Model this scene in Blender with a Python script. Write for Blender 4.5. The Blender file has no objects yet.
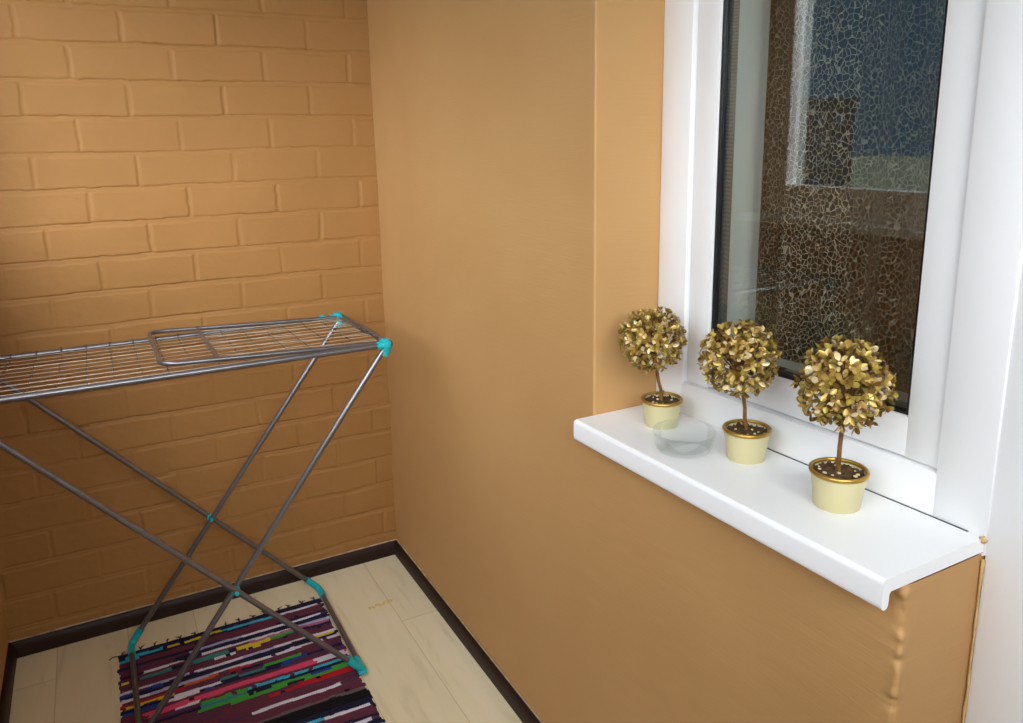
import bpy, bmesh, math, random
import numpy as np
from mathutils import Vector, Matrix, noise

random.seed(7)
rng = np.random.default_rng(11)
SC = bpy.context.scene
COL = SC.collection
R = math.radians

# ------------------------------------------------------------------ helpers
class MB:
    """collects vertices and faces and links them as one mesh object"""
    def __init__(self):
        self.v, self.f = [], []

    def add(self, verts, faces):
        n = len(self.v)
        self.v += [tuple(p) for p in verts]
        self.f += [tuple(i + n for i in f) for f in faces]
        return self

    def box(self, x0, x1, y0, y1, z0, z1, b=0.0):
        bm = bmesh.new()
        bmesh.ops.create_cube(bm, size=1)
        for v in bm.verts:
            v.co = Vector(((x0 + x1) / 2 + v.co.x * (x1 - x0), (y0 + y1) / 2 + v.co.y * (y1 - y0), (z0 + z1) / 2 + v.co.z * (z1 - z0)))
        if b:
            bmesh.ops.bevel(bm, geom=bm.edges[:], offset=b, segments=2, profile=.5, affect='EDGES')
        self.bm(bm)
        return self

    def bm(self, bm):
        bm.verts.index_update()
        self.add([v.co.copy() for v in bm.verts], [[v.index for v in f.verts] for f in bm.faces])
        bm.free()

    def tube(self, pts, r, n=10, closed=False, cap=True):
        P = [Vector(p) for p in pts]
        rs = r if isinstance(r, (list, tuple)) else [r] * len(P)
        m = len(P)
        T = []
        for i in range(m):
            a = P[(i - 1) % m] if (i or closed) else P[0]
            c = P[(i + 1) % m] if (i < m - 1 or closed) else P[-1]
            T.append((c - a).normalized())
        nrm = T[0].orthogonal().normalized()
        vs, fs = [], []
        for i in range(m):
            if i:
                q = T[i - 1].rotation_difference(T[i])
                nrm = q @ nrm
            nrm = (nrm - T[i] * nrm.dot(T[i])).normalized()
            bn = T[i].cross(nrm)
            for k in range(n):
                a = 2 * math.pi * k / n
                vs.append(P[i] + (nrm * math.cos(a) + bn * math.sin(a)) * rs[i])
        segs = m if closed else m - 1
        for i in range(segs):
            j = (i + 1) % m
            for k in range(n):
                k2 = (k + 1) % n
                fs.append((i * n + k, i * n + k2, j * n + k2, j * n + k))
        if cap and not closed:
            fs.append(tuple(reversed(range(n))))
            fs.append(tuple((m - 1) * n + k for k in range(n)))
        self.add(vs, fs)
        return self

    def lathe(self, prof, n=40, c=(0, 0, 0), close=False):
        vs, fs = [], []
        m = len(prof)
        for (r, z) in prof:
            for k in range(n):
                a = 2 * math.pi * k / n
                vs.append((c[0] + r * math.cos(a), c[1] + r * math.sin(a), c[2] + z))
        for i in range(m if close else m - 1):
            j = (i + 1) % m
            for k in range(n):
                k2 = (k + 1) % n
                fs.append((i * n + k, i * n + k2, j * n + k2, j * n + k))
        self.add(vs, fs)
        return self

    def prism(self, poly, axis, a, b):
        """extrude a 2-D polygon along an axis; poly in the two other axes, in order"""
        def mk(p, t):
            return {'x': (t, p[0], p[1]), 'y': (p[0], t, p[1]), 'z': (p[0], p[1], t)}[axis]
        n = len(poly)
        self.add([mk(p, a) for p in poly] + [mk(p, b) for p in poly],
                 [tuple(range(n)), tuple(range(2 * n - 1, n - 1, -1))] + [(i, i + n, (i + 1) % n + n, (i + 1) % n) for i in range(n)])
        return self

    def build(self, name, mat, parent=None, smooth=None, fix=True):
        me = bpy.data.meshes.new(name)
        me.from_pydata(self.v, [], self.f)
        if fix:
            bm = bmesh.new(); bm.from_mesh(me)
            bmesh.ops.recalc_face_normals(bm, faces=bm.faces[:])
            bm.to_mesh(me); bm.free()
        o = bpy.data.objects.new(name, me)
        if mat: me.materials.append(mat)
        COL.objects.link(o)
        if parent: o.parent = parent
        if smooth is not None:
            me.polygons.foreach_set('use_smooth', [True] * len(me.polygons))
            try: me.set_sharp_from_angle(angle=R(smooth))
            except Exception: pass
        return o


def tag(o, label=None, cat=None, group=None, kind=None):
    if label: o['label'] = label
    if cat: o['category'] = cat
    if group: o['group'] = group
    if kind: o['kind'] = kind
    return o


def empty(name, loc, rz=0):
    o = bpy.data.objects.new(name, None)
    COL.objects.link(o)
    o.location = loc
    o.rotation_euler = (0, 0, rz)
    o.empty_display_size = .1
    return o


def children(o):
    return [c for c in bpy.data.objects if c.parent == o]


def copy_tree(o, parent=None):
    c = o.copy()
    COL.objects.link(c)
    c.parent = parent
    for ch in children(o):
        copy_tree(ch, c)
    return c


def vnoise(x, y, seed=0):
    """smooth value noise on numpy arrays"""
    xi, yi = np.floor(x).astype(int), np.floor(y).astype(int)
    xf, yf = x - xi, y - yi
    def h(a, b):
        n = (a * 374761393 + b * 668265263 + seed * 982451653) & 0xffffffff
        n = ((n ^ (n >> 13)) * 1274126177) & 0xffffffff
        return ((n ^ (n >> 16)) & 0xffff) / 65535.0
    u, v = xf * xf * (3 - 2 * xf), yf * yf * (3 - 2 * yf)
    return (h(xi, yi) * (1 - u) + h(xi + 1, yi) * u) * (1 - v) + (h(xi, yi + 1) * (1 - u) + h(xi + 1, yi + 1) * u) * v - .5


def grid_mesh(name, X, Y, Z, mat, parent=None, flip=False):
    """a displaced sheet from three 2-D arrays"""
    n, m = X.shape
    me = bpy.data.meshes.new(name)
    co = np.stack([X, Y, Z], -1).reshape(-1, 3)
    i = np.arange(n * m).reshape(n, m)
    q = np.stack([i[:-1, :-1], i[1:, :-1], i[1:, 1:], i[:-1, 1:]], -1).reshape(-1, 4)
    if flip: q = q[:, ::-1]
    me.from_pydata(co.tolist(), [], q.tolist())
    me.polygons.foreach_set('use_smooth', [True] * len(me.polygons))
    if mat: me.materials.append(mat)
    o = bpy.data.objects.new(name, me)
    COL.objects.link(o)
    if parent: o.parent = parent
    return o


def append_box(o, *boxes):
    """add plain boxes to an existing mesh object"""
    me = o.data
    bm = bmesh.new(); bm.from_mesh(me)
    for (x0, x1, y0, y1, z0, z1) in boxes:
        r = bmesh.ops.create_cube(bm, size=1)
        for v in r['verts']:
            v.co = Vector(((x0 + x1) / 2 + v.co.x * (x1 - x0), (y0 + y1) / 2 + v.co.y * (y1 - y0), (z0 + z1) / 2 + v.co.z * (z1 - z0)))
    bm.to_mesh(me); bm.free()


# ------------------------------------------------------------------ materials
def srgb(r, g, b):
    f = lambda c: (c / 255 / 12.92) if c / 255 <= .04045 else ((c / 255 + .055) / 1.055) ** 2.4
    return (f(r), f(g), f(b), 1)


def mat(name, col=(.8, .8, .8, 1), rough=.5, metal=0, spec=.5):
    m = bpy.data.materials.new(name)
    m.use_nodes = True
    b = m.node_tree.nodes['Principled BSDF']
    b.inputs['Base Color'].default_value = col
    b.inputs['Roughness'].default_value = rough
    b.inputs['Metallic'].default_value = metal
    b.inputs['Specular IOR Level'].default_value = spec
    return m


def N(m, t, **kw):
    n = m.node_tree.nodes.new(t)
    for k, v in kw.items():
        if k in n.inputs: n.inputs[k].default_value = v
        else: setattr(n, k, v)
    return n


def L(m, a, ao, b, bi):
    m.node_tree.links.new(a.outputs[ao], b.inputs[bi])


def coords(m, scale=(1, 1, 1)):
    t = N(m, 'ShaderNodeTexCoord')
    mp = N(m, 'ShaderNodeMapping')
    mp.inputs['Scale'].default_value = scale
    L(m, t, 'Object', mp, 'Vector')
    return mp


def ramp(m, src, out, stops, interp='LINEAR'):
    r = N(m, 'ShaderNodeValToRGB')
    r.color_ramp.interpolation = interp
    el = r.color_ramp.elements
    while len(el) > 1: el.remove(el[-1])
    el[0].position, el[0].color = stops[0]
    for p, c in stops[1:]:
        e = el.new(p); e.color = c
    L(m, src, out, r, 'Fac')
    return r


def bump(m, src, out, strength, dist=.002):
    b = N(m, 'ShaderNodeBump', Strength=strength, Distance=dist)
    L(m, src, out, b, 'Height')
    L(m, b, 'Normal', m.node_tree.nodes['Principled BSDF'], 'Normal')
    return b


def noisy(name, c1, c2, scale=(1, 1, 1), nscale=5, rough=.5, metal=0, bstr=0, bdist=.002, detail=4, spec=.5, bscale=None):
    m = mat(name, c1, rough, metal, spec)
    mp = coords(m, scale)
    n = N(m, 'ShaderNodeTexNoise', Scale=nscale, Detail=detail)
    L(m, mp, 'Vector', n, 'Vector')
    r = ramp(m, n, 'Fac', [(.3, c1), (.7, c2)])
    L(m, r, 'Color', m.node_tree.nodes['Principled BSDF'], 'Base Color')
    if bstr:
        n2 = N(m, 'ShaderNodeTexNoise', Scale=bscale or nscale, Detail=detail)
        L(m, mp, 'Vector', n2, 'Vector')
        bump(m, n2, 'Fac', bstr, bdist)
    return m


def glassy(name, tint=(1, 1, 1, 1), ior=1.45, k=1.0):
    """clear sheet: what lies behind shows through, the surface mirrors by its angle"""
    m = bpy.data.materials.new(name)
    m.use_nodes = True
    nt = m.node_tree
    nt.nodes.remove(nt.nodes['Principled BSDF'])
    out = nt.nodes['Material Output']
    tr = N(m, 'ShaderNodeBsdfTransparent', Color=tint)
    gl = N(m, 'ShaderNodeBsdfGlossy', Roughness=0.0)
    gl.inputs['Color'].default_value = (1, 1, 1, 1)
    lw = N(m, 'ShaderNodeLayerWeight', Blend=.5)
    p5 = N(m, 'ShaderNodeMath', operation='POWER'); p5.inputs[1].default_value = 5.0
    L(m, lw, 'Facing', p5, 0)
    f0 = ((ior - 1) / (ior + 1)) ** 2 * k
    mu = N(m, 'ShaderNodeMath', operation='MULTIPLY_ADD')
    mu.inputs[1].default_value = 1 - f0; mu.inputs[2].default_value = f0
    L(m, p5, 'Value', mu, 0)
    mx = N(m, 'ShaderNodeMixShader')
    L(m, mu, 'Value', mx, 'Fac')
    L(m, tr, 'BSDF', mx, 1)
    L(m, gl, 'BSDF', mx, 2)
    L(m, mx, 'Shader', out, 'Surface')
    return m


M = {}
# painted brick: one ochre paint over brick and mortar
PAINT = srgb(203, 158, 104)
m = mat('ochre_brick_paint', PAINT, .62, 0, .3)
mp = coords(m)
n = N(m, 'ShaderNodeTexNoise', Scale=3.0, Detail=3); L(m, mp, 'Vector', n, 'Vector')
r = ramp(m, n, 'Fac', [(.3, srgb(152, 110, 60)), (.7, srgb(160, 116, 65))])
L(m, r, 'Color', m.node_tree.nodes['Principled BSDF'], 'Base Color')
mp2 = coords(m, (1, 1, 2.2))
n2 = N(m, 'ShaderNodeTexNoise', Scale=90, Detail=4); L(m, mp2, 'Vector', n2, 'Vector')
bump(m, n2, 'Fac', .25, .002)
M['brick'] = m
# brushed plaster: horizontal brush strokes
m = mat('ochre_plaster', PAINT, .6, 0, .3)
mp = coords(m)
n = N(m, 'ShaderNodeTexNoise', Scale=2.2, Detail=3); L(m, mp, 'Vector', n, 'Vector')
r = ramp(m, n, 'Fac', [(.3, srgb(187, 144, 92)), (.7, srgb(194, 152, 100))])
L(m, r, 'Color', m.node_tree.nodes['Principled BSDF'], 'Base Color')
mp2 = coords(m, (1.0, 1.0, 16))
n2 = N(m, 'ShaderNodeTexNoise', Scale=14, Detail=5, Roughness=.6); L(m, mp2, 'Vector', n2, 'Vector')
bump(m, n2, 'Fac', .2, .003)
M['plaster'] = m

M['pvc'] = mat('white_plastic', srgb(238, 238, 238), .3, 0, .4)
M['sill'] = noisy('white_sill_laminate', srgb(245, 246, 247), srgb(248, 249, 250), nscale=3, rough=.35, spec=.4)
M['ceil'] = noisy('white_ceiling_paint', srgb(232, 230, 226), srgb(238, 236, 232), nscale=8, rough=.8)
M['baseboard'] = noisy('dark_wenge_plastic', srgb(34, 19, 15), srgb(44, 25, 19), scale=(3, 3, 30), nscale=6, rough=.5, spec=.3, bstr=.1)
M['caulk_white'] = noisy('white_sealant_line', srgb(160, 134, 104), srgb(206, 190, 166), nscale=40, rough=.6)
M['foam'] = noisy('yellowed_sealant', srgb(190, 150, 92), srgb(214, 184, 130), nscale=60, rough=.8, bstr=.5)
M['gasket'] = mat('black_rubber', srgb(20, 21, 23), .45)
M['dark'] = mat('black_plastic', srgb(12, 12, 12), .4)
M['gun'] = noisy('grey_painted_tube', srgb(122, 121, 125), srgb(132, 131, 135), nscale=30, rough=.3, metal=.75)
M['wire'] = noisy('pale_coated_wire', srgb(184, 166, 146), srgb(204, 188, 168), nscale=50, rough=.35, metal=.3)
M['crosswire'] = noisy('dark_wire', srgb(84, 76, 72), srgb(98, 90, 86), nscale=40, rough=.4, metal=.5)
M['turq'] = noisy('turquoise_plastic', srgb(16, 172, 184), srgb(24, 184, 194), nscale=12, rough=.35)
M['glass'] = glassy('window_glass', (.97, .985, .972, 1), 1.55, 1.15)
M['bglass'] = glassy('balcony_glass', (.97, .98, .98, 1), 1.3, .6)
M['room'] = noisy('room_wall_paper', srgb(120, 104, 86), srgb(134, 116, 96), nscale=6, rough=.8)
M['roomfloor'] = noisy('room_parquet', srgb(92, 62, 40), srgb(112, 78, 50), scale=(1, 8, 1), nscale=5, rough=.5)

# perforated metal spacer between the panes
m = mat('spacer_metal', srgb(150, 152, 150), .4, .8)
mp = coords(m, (1, 1, 260))
w = N(m, 'ShaderNodeTexWave', Scale=.5); w.bands_direction = 'Z'
L(m, mp, 'Vector', w, 'Vector')
r = ramp(m, w, 'Fac', [(.35, srgb(40, 42, 42)), (.5, srgb(168, 170, 166))])
L(m, r, 'Color', m.node_tree.nodes['Principled BSDF'], 'Base Color')
M['spacer'] = m

# gold-painted leaves: every leaf its own shade
m = mat('gold_leaf_paint', srgb(150, 118, 50), .36, .35)
g = N(m, 'ShaderNodeNewGeometry')
r = ramp(m, g, 'Random Per Island', [(0, srgb(96, 66, 22)), (.2, srgb(142, 106, 40)), (.42, srgb(186, 154, 78)), (.62, srgb(164, 148, 62)), (.8, srgb(212, 178, 104)), (.94, srgb(242, 222, 176))])
L(m, r, 'Color', m.node_tree.nodes['Principled BSDF'], 'Base Color')
mp = coords(m); n = N(m, 'ShaderNodeTexNoise', Scale=260, Detail=2); L(m, mp, 'Vector', n, 'Vector'); bump(m, n, 'Fac', .25, .001)
M['leaf'] = m
M['pot'] = noisy('pale_gold_pot', srgb(208, 198, 150), srgb(218, 208, 164), nscale=9, rough=.4, metal=.15, bstr=.08)
M['rim'] = noisy('bright_gold_rim', srgb(176, 136, 56), srgb(206, 168, 84), nscale=40, rough=.3, metal=.8)
M['soil'] = noisy('dark_potting_soil', srgb(52, 36, 18), srgb(104, 78, 42), nscale=120, rough=.9, bstr=.8, bdist=.003)
M['stem'] = noisy('gold_brown_bark', srgb(96, 62, 24), srgb(150, 108, 52), scale=(1, 1, .3), nscale=120, rough=.5, metal=.25, bstr=.5)
M['pebble'] = noisy('cream_pebble', srgb(206, 186, 140), srgb(228, 212, 176), nscale=80, rough=.6)

# clear glass of the bowl
m = bpy.data.materials.new('clear_bowl_glass'); m.use_nodes = True
nt = m.node_tree; nt.nodes.remove(nt.nodes['Principled BSDF'])
tr = N(m, 'ShaderNodeBsdfTransparent', Color=(.97, .985, .98, 1))
gl = N(m, 'ShaderNodeBsdfGlass', Roughness=0.0, IOR=1.35)
mx = N(m, 'ShaderNodeMixShader', Fac=.16)
L(m, tr, 'BSDF', mx, 1); L(m, gl, 'BSDF', mx, 2)
nt.links.new(mx.outputs[0], nt.nodes['Material Output'].inputs['Surface'])
M['bowl'] = m

# lace: fine threads around open cells
m = bpy.data.materials.new('crackle_lace'); m.use_nodes = True
nt = m.node_tree
pb = nt.nodes['Principled BSDF']; pb.inputs['Base Color'].default_value = srgb(168, 152, 132); pb.inputs['Roughness'].default_value = .8
uv = N(m, 'ShaderNodeUVMap'); uv.uv_map = 'UVMap'
mp = N(m, 'ShaderNodeMapping'); mp.inputs['Scale'].default_value = (1, .75, 1); L(m, uv, 'UV', mp, 'Vector')
vo = N(m, 'ShaderNodeTexVoronoi', Scale=120.0); vo.feature = 'DISTANCE_TO_EDGE'; L(m, mp, 'Vector', vo, 'Vector')
lt = N(m, 'ShaderNodeMath', operation='LESS_THAN'); lt.inputs[1].default_value = .055; L(m, vo, 'Distance', lt, 0)
tr = N(m, 'ShaderNodeBsdfTransparent'); mx = N(m, 'ShaderNodeMixShader')
mu = N(m, 'ShaderNodeMath', operation='MULTIPLY_ADD'); mu.inputs[1].default_value = .78; mu.inputs[2].default_value = .04; L(m, lt, 'Value', mu, 0)
L(m, mu, 'Value', mx, 'Fac'); L(m, tr, 'BSDF', mx, 1); L(m, pb, 'BSDF', mx, 2)
L(m, mx, 'Shader', nt.nodes['Material Output'], 'Surface')
M['lace'] = m

# pale wood-look flooring: boards running along the balcony
m = mat('pale_oak_laminate', srgb(214, 196, 160), .42, 0, .4)
mp = coords(m, (1, 1, 1))
sx = N(m, 'ShaderNodeSeparateXYZ'); L(m, mp, 'Vector', sx, 'Vector')
BW, X0 = .1935, -.137
def mth(op, a, b=None, c=None):
    n = N(m, 'ShaderNodeMath', operation=op)
    for i, s in enumerate((a, b, c)):
        if s is None: continue
        if isinstance(s, (int, float)): n.inputs[i].default_value = s
        else: m.node_tree.links.new(s, n.inputs[i])
    return n.outputs[0]
u = mth('DIVIDE', mth('SUBTRACT', sx.outputs['X'], X0), BW)
bi = mth('FLOOR', u)
fu = mth('FRACT', u)
eu = mth('MULTIPLY', mth('MINIMUM', fu, mth('SUBTRACT', 1.0, fu)), BW)
v = mth('DIVIDE', mth('ADD', mth('ADD', sx.outputs['Y'], .42), mth('MULTIPLY', bi, .47)), 1.29)
fv = mth('FRACT', v)
ev = mth('MULTIPLY', mth('MINIMUM', fv, mth('SUBTRACT', 1.0, fv)), 1.29)
edge = mth('MINIMUM', eu, ev)
seam = mth('LESS_THAN', edge, .0011)
idx = mth('ADD', bi, mth('MULTIPLY', mth('FLOOR', v), 7.3))
wn = N(m, 'ShaderNodeTexWhiteNoise'); wn.noise_dimensions = '1D'; m.node_tree.links.new(idx, wn.inputs['W'])
mp2 = coords(m, (9, 1.3, 1))
off = N(m, 'ShaderNodeVectorMath', operation='ADD'); L(m, mp2, 'Vector', off, 0)
cmb = N(m, 'ShaderNodeCombineXYZ'); m.node_tree.links.new(mth('MULTIPLY', idx, 3.7), cmb.inputs['Z']); L(m, cmb, 'Vector', off, 1)
gn = N(m, 'ShaderNodeTexNoise', Scale=2.6, Detail=5, Distortion=.8); L(m, off, 'Vector', gn, 'Vector')
gr = ramp(m, gn, 'Fac', [(.28, srgb(216, 205, 172)), (.42, srgb(229, 219, 186)), (.75, srgb(234, 224, 194))])
hs = N(m, 'ShaderNodeHueSaturation'); L(m, gr, 'Color', hs, 'Color')
m.node_tree.links.new(mth('MULTIPLY_ADD', wn.outputs['Value'], .09, .955), hs.inputs['Value'])
mix = N(m, 'ShaderNodeMix'); mix.data_type = 'RGBA'
m.node_tree.links.new(mth('MULTIPLY', seam, .4), mix.inputs['Factor'])
L(m, hs, 'Color', mix, 6); mix.inputs[7].default_value = srgb(120, 100, 70)
# faded yellow print worn into the boards near the corner
px_ = mth('SUBTRACT', sx.outputs['X'], -.166); py_ = mth('SUBTRACT', sx.outputs['Y'], -.296)
inx = mth('LESS_THAN', mth('ABSOLUTE', px_), .042)
iny = mth('LESS_THAN', mth('ABSOLUTE', mth('SUBTRACT', py_, mth('MULTIPLY', px_, .1))), .0095)
mp3 = coords(m, (1.0, .45, 1)); sn = N(m, 'ShaderNodeTexNoise', Scale=120, Detail=1); L(m, mp3, 'Vector', sn, 'Vector')
st = mth('MULTIPLY', mth('MULTIPLY', inx, iny), mth('GREATER_THAN', sn.outputs['Fac'], .47))
mix2 = N(m, 'ShaderNodeMix'); mix2.data_type = 'RGBA'
m.node_tree.links.new(mth('MULTIPLY', st, .7), mix2.inputs['Factor'])
L(m, mix, 2, mix2, 6); mix2.inputs[7].default_value = srgb(214, 184, 62)
L(m, mix2, 2, m.node_tree.nodes['Principled BSDF'], 'Base Color')
bump(m, gn, 'Fac', .06, .002)
M['floor'] = m

# rag rug: colour of each woven strip from the mesh
m = mat('woven_rags', (.2, .1, .1, 1), .92, 0, .15)
at = N(m, 'ShaderNodeVertexColor'); at.layer_name = 'strip'
L(m, at, 'Color', m.node_tree.nodes['Principled BSDF'], 'Base Color')
mp = coords(m); n = N(m, 'ShaderNodeTexNoise', Scale=420, Detail=2); L(m, mp, 'Vector', n, 'Vector'); bump(m, n, 'Fac', .5, .002)
M['rug'] = m
M['fringe'] = noisy('dark_cotton_thread', srgb(62, 44, 50), srgb(90, 68, 70), nscale=90, rough=.9)
M['tree'] = noisy('dark_foliage', srgb(12, 13, 10), srgb(20, 21, 16), nscale=2, rough=.9)
M['bwall'] = noisy('brown_house_wall', srgb(44, 36, 32), srgb(54, 44, 38), nscale=1, rough=.9)
M['bpane'] = mat('dark_house_window', srgb(30, 34, 40), .2)
M['ground'] = noisy('far_ground', srgb(70, 74, 58), srgb(96, 94, 76), nscale=.2, rough=.95)

# ------------------------------------------------------------------ measures (metres)
XL = -1.227            # parapet wall
YN = -1.308            # niche side of the window
YE = -2.020            # end of the wall under the window, door opening beyond
XF = .157              # face of the window frame
ZC = 2.54
YB = -3.08              # far end of the balcony, behind the viewer
Z0, PITCH = .0908, .09964
TILT = .018 / .71      # window and sill rise a little towards the door
def tz(y): return (YN - y) * TILT

# ------------------------------------------------------------------ setting
o = MB().box(XL - .2, .3, YB - .2, .25, -.12, 0).build('floor', M['floor']); tag(o, kind='structure')
o = MB().box(XL - .2, .3, YB - .2, .25, ZC, ZC + .15).build('ceiling', M['ceil']); tag(o, kind='structure')

# brick wall: one continuous painted relief
J = {18: [-0.59, -0.333, -0.073], 17: [-0.978, -0.724, -0.467, -0.205], 16: [-0.863, -0.601, -0.341, -0.076], 15: [-0.986, -0.725, -0.466, -0.206],
     14: [-0.864, -0.598, -0.338, -0.075], 13: [-0.985, -0.721, -0.459, -0.197], 12: [-0.859, -0.592, -0.332, -0.067], 11: [-0.976, -0.711, -0.455, -0.203],
     10: [-1.097, -0.851, -0.593, -0.334, -0.071], 9: [-0.986, -0.728, -0.467, -0.207], 8: [-1.092, -.845, -.59, -.33, -.068], 7: [-.98, -.722, -.461, -.201],
     6: [-1.097, -0.837, -0.587, -0.325, -0.065], 5: [-0.973, -0.714, -0.453, -0.198], 4: [-1.092, -.842, -0.589, -0.325, -0.064], 3: [-0.975, -0.715, -0.454, -0.197],
     2: [-1.083, -.835, -0.575, -0.318, -0.062], 1: [-0.962, -0.722, -0.457, -0.186], 0: [-1.1, -0.838, -0.578, -0.31, -0.046], -1: [-.975, -.715, -.455, -.195]}
xs = np.linspace(XL - .02, .02, 430)
zs = np.concatenate([np.linspace(0, .04, 5)[:-1], np.arange(.04, 2.06, .0026), np.linspace(2.07, ZC, 60)])
XX, ZZ = np.meshgrid(xs, zs, indexing='ij')
wx = vnoise(XX * 45, ZZ * 45, 3) * .0042 + vnoise(XX * 11, ZZ * 11, 5) * .005
wz = vnoise(XX * 38, ZZ * 52, 8) * .0036 + vnoise(XX * 7, ZZ * 9, 9) * .005
HX, HZ = XX + wx, ZZ + wz
row = np.floor((HZ - Z0) / PITCH).astype(int)
fz = (HZ - Z0) - row * PITCH
H = np.zeros_like(XX)
prev = {}
for j in range(int(row.min()), int(row.max()) + 1):
    js = list(J.get(j, [-.978, -.72, -.46, -.2] if j % 2 else [-1.1, -.84, -.59, -.33, -.07]))
    while js[0] > XL - .3: js.insert(0, js[0] - .26)
    while js[-1] < .3: js.append(js[-1] + .26)
    sel = row == j
    x = HX[sel]; z = fz[sel]
    k = np.searchsorted(js, x)
    ja = np.array(js)
    lo, hi = ja[k - 1], ja[np.minimum(k, len(ja) - 1)]
    # a brick's own depth, tilt and corner wear
    hsh = np.abs(np.sin(k * 12.9898 + j * 78.233) * 43758.5453) % 1
    hs2 = np.abs(np.sin(k * 39.346 + j * 11.135) * 24634.6345) % 1
    top = PITCH - .0085 - hs2 * .003
    gap = .002 + hs2 * .002
    sm = lambda d, w: np.clip(d / w, 0, 1) ** 2 * (3 - 2 * np.clip(d / w, 0, 1))
    bott = sm(z, .0016)
    tp = sm(top - z, .006)
    lf = sm(x - lo - gap, .008)
    rt = sm(hi - gap - x, .0025)
    filled = .22 + .7 * (vnoise(x * 6 + j * 3.1, z * 6 + k * 1.7, 21) + .5)       # how deep the joint was left
    H[sel] = np.minimum(np.minimum(bott, tp), np.minimum(lf, rt)) * (.0030 + hsh * .0016) * filled
# little groove right under each brick, where the paint did not flow in
gro = np.exp(-((fz - (PITCH - .0005)) / .0016) ** 2) + np.exp(-((fz) / .0014) ** 2)
H -= gro * .0056 * np.clip(.35 + 1.5 * vnoise(XX * 5, row * 3.3 + .5, 33), 0, 1)
H += vnoise(XX * 16, ZZ * 22, 41) * .0016 + vnoise(XX * 60, ZZ * 75, 43) * .0007
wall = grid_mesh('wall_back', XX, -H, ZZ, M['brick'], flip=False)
append_box(wall, (XL - .2, .3, .012, .25, 0, ZC))
tag(wall, kind='structure')

# plastered house wall with the window niche and door opening
def skin_path(path, z_list, amp, seed, ragged=None, s0=0, lift=0):
    """plaster surface that follows a plan path (list of (x, y, nx, ny)) over heights z_list"""
    n, k = len(path), len(z_list)
    A = np.array(path)
    Zg = np.tile(np.array(z_list), (n, 1))
    s = np.concatenate([[0], np.cumsum(np.hypot(np.diff(A[:, 0]), np.diff(A[:, 1])))])
    S = np.tile(s[:, None], (1, k))
    S = S + s0
    d = vnoise(S * 6, Zg * 6, seed) * amp + vnoise(S * 18, Zg * 45, seed + 1) * amp * .35 + lift
    S = S - s0
    if ragged is not None:
        wgt = np.exp(-((S - ragged) / .006) ** 2)
        d += wgt * (vnoise(S * 70, Zg * 60, seed + 2) * .009 + vnoise(S * 30, Zg * 150, seed + 3) * .006)
    return A[:, 0:1] + d * A[:, 2:3], A[:, 1:2] + d * A[:, 3:4], Zg
def corner_path(pts, r, step=.012, fine=5):
    out = []
    a, b, c = [np.array(p, float) for p in pts]
    d1, d2 = (b - a) / np.linalg.norm(b - a), (c - b) / np.linalg.norm(c - b)
    nrm = lambda d: np.array([d[1], -d[0]])
    l1 = np.linalg.norm(b - a) - r
    for t in np.linspace(0, l1, max(2, int(l1 / step))): out.append((*(a + d1 * t), *nrm(d1)))
    cen = b - d1 * r + d2 * r
    for i in range(1, fine):
        th = i / fine * math.pi / 2
        nn = nrm(d1) * math.cos(th) + nrm(d2) * math.sin(th)
        out.append((*(cen + nn * r), *nn))
    l2 = np.linalg.norm(c - b) - r
    for t in np.linspace(0, l2, max(2, int(l2 / step))): out.append((*(b + d2 * (r + t)), *nrm(d2)))
    return out, l1
# the walls are walked in -y so that the room side (-x) is the outside
MBW = MB()
def add_grid(X, Y, Z):
    n, k = X.shape
    i = np.arange(n * k).reshape(n, k)
    q = np.stack([i[:-1, :-1], i[1:, :-1], i[1:, 1:], i[:-1, 1:]], -1).reshape(-1, 4)
    MBW.add(np.stack([X, Y, Z], -1).reshape(-1, 3).tolist(), q.tolist())
pth, l1 = corner_path([(0, .02), (0, YN), (.30, YN)], .004)
pth = [(x, y, nx if abs(nx) else nx, ny) for x, y, nx, ny in pth]
zl = np.concatenate([np.arange(0, 2.1, .012), np.linspace(2.11, ZC, 12)])
sgn = lambda P: [(x, y, nx, ny) for x, y, nx, ny in P]
add_grid(*skin_path(sgn(pth), zl, .0028, 51))
pth, l1 = corner_path([(0, YN + .03), (0, YE), (.30, YE)], .007, .008, 6)
add_grid(*skin_path(pth, np.arange(0, .9455, .004), .0028, 51, ragged=l1 + .005, s0=-YN - .01, lift=.0004))
MBW.box(.02, .33, YN + .012, .25, 0, ZC)
MBW.box(.02, .33, YE + .014, YN + .02, 0, .925)
MBW.box(0, .33, -2.95, YN + .01, 2.28, ZC)
MBW.box(0, .33, YB - .2, -2.95, 0, ZC)
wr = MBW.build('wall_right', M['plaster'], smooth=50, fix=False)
tag(wr, kind='structure')

# parapet wall and the balcony glazing above it
ZP = 1.15
pl = MB()
pl.box(XL - .16, XL, YB, .25, 0, ZP)
pl.box(XL - .16, XL, YB, .25, 2.42, ZC)
pl.box(XL - .16, XL, -.16, .25, ZP, 2.42)
o = pl.build('wall_left', M['plaster'], smooth=40); tag(o, kind='structure')
ZE = 1.42  # unseen end parapet, raised to keep light off the low surfaces
o = MB().box(XL - .2, .33, YB - .16, YB, 0, ZE).box(XL - .2, .33, YB - .16, YB, 2.42, ZC).build('wall_front', M['plaster']); tag(o, kind='structure')

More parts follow.
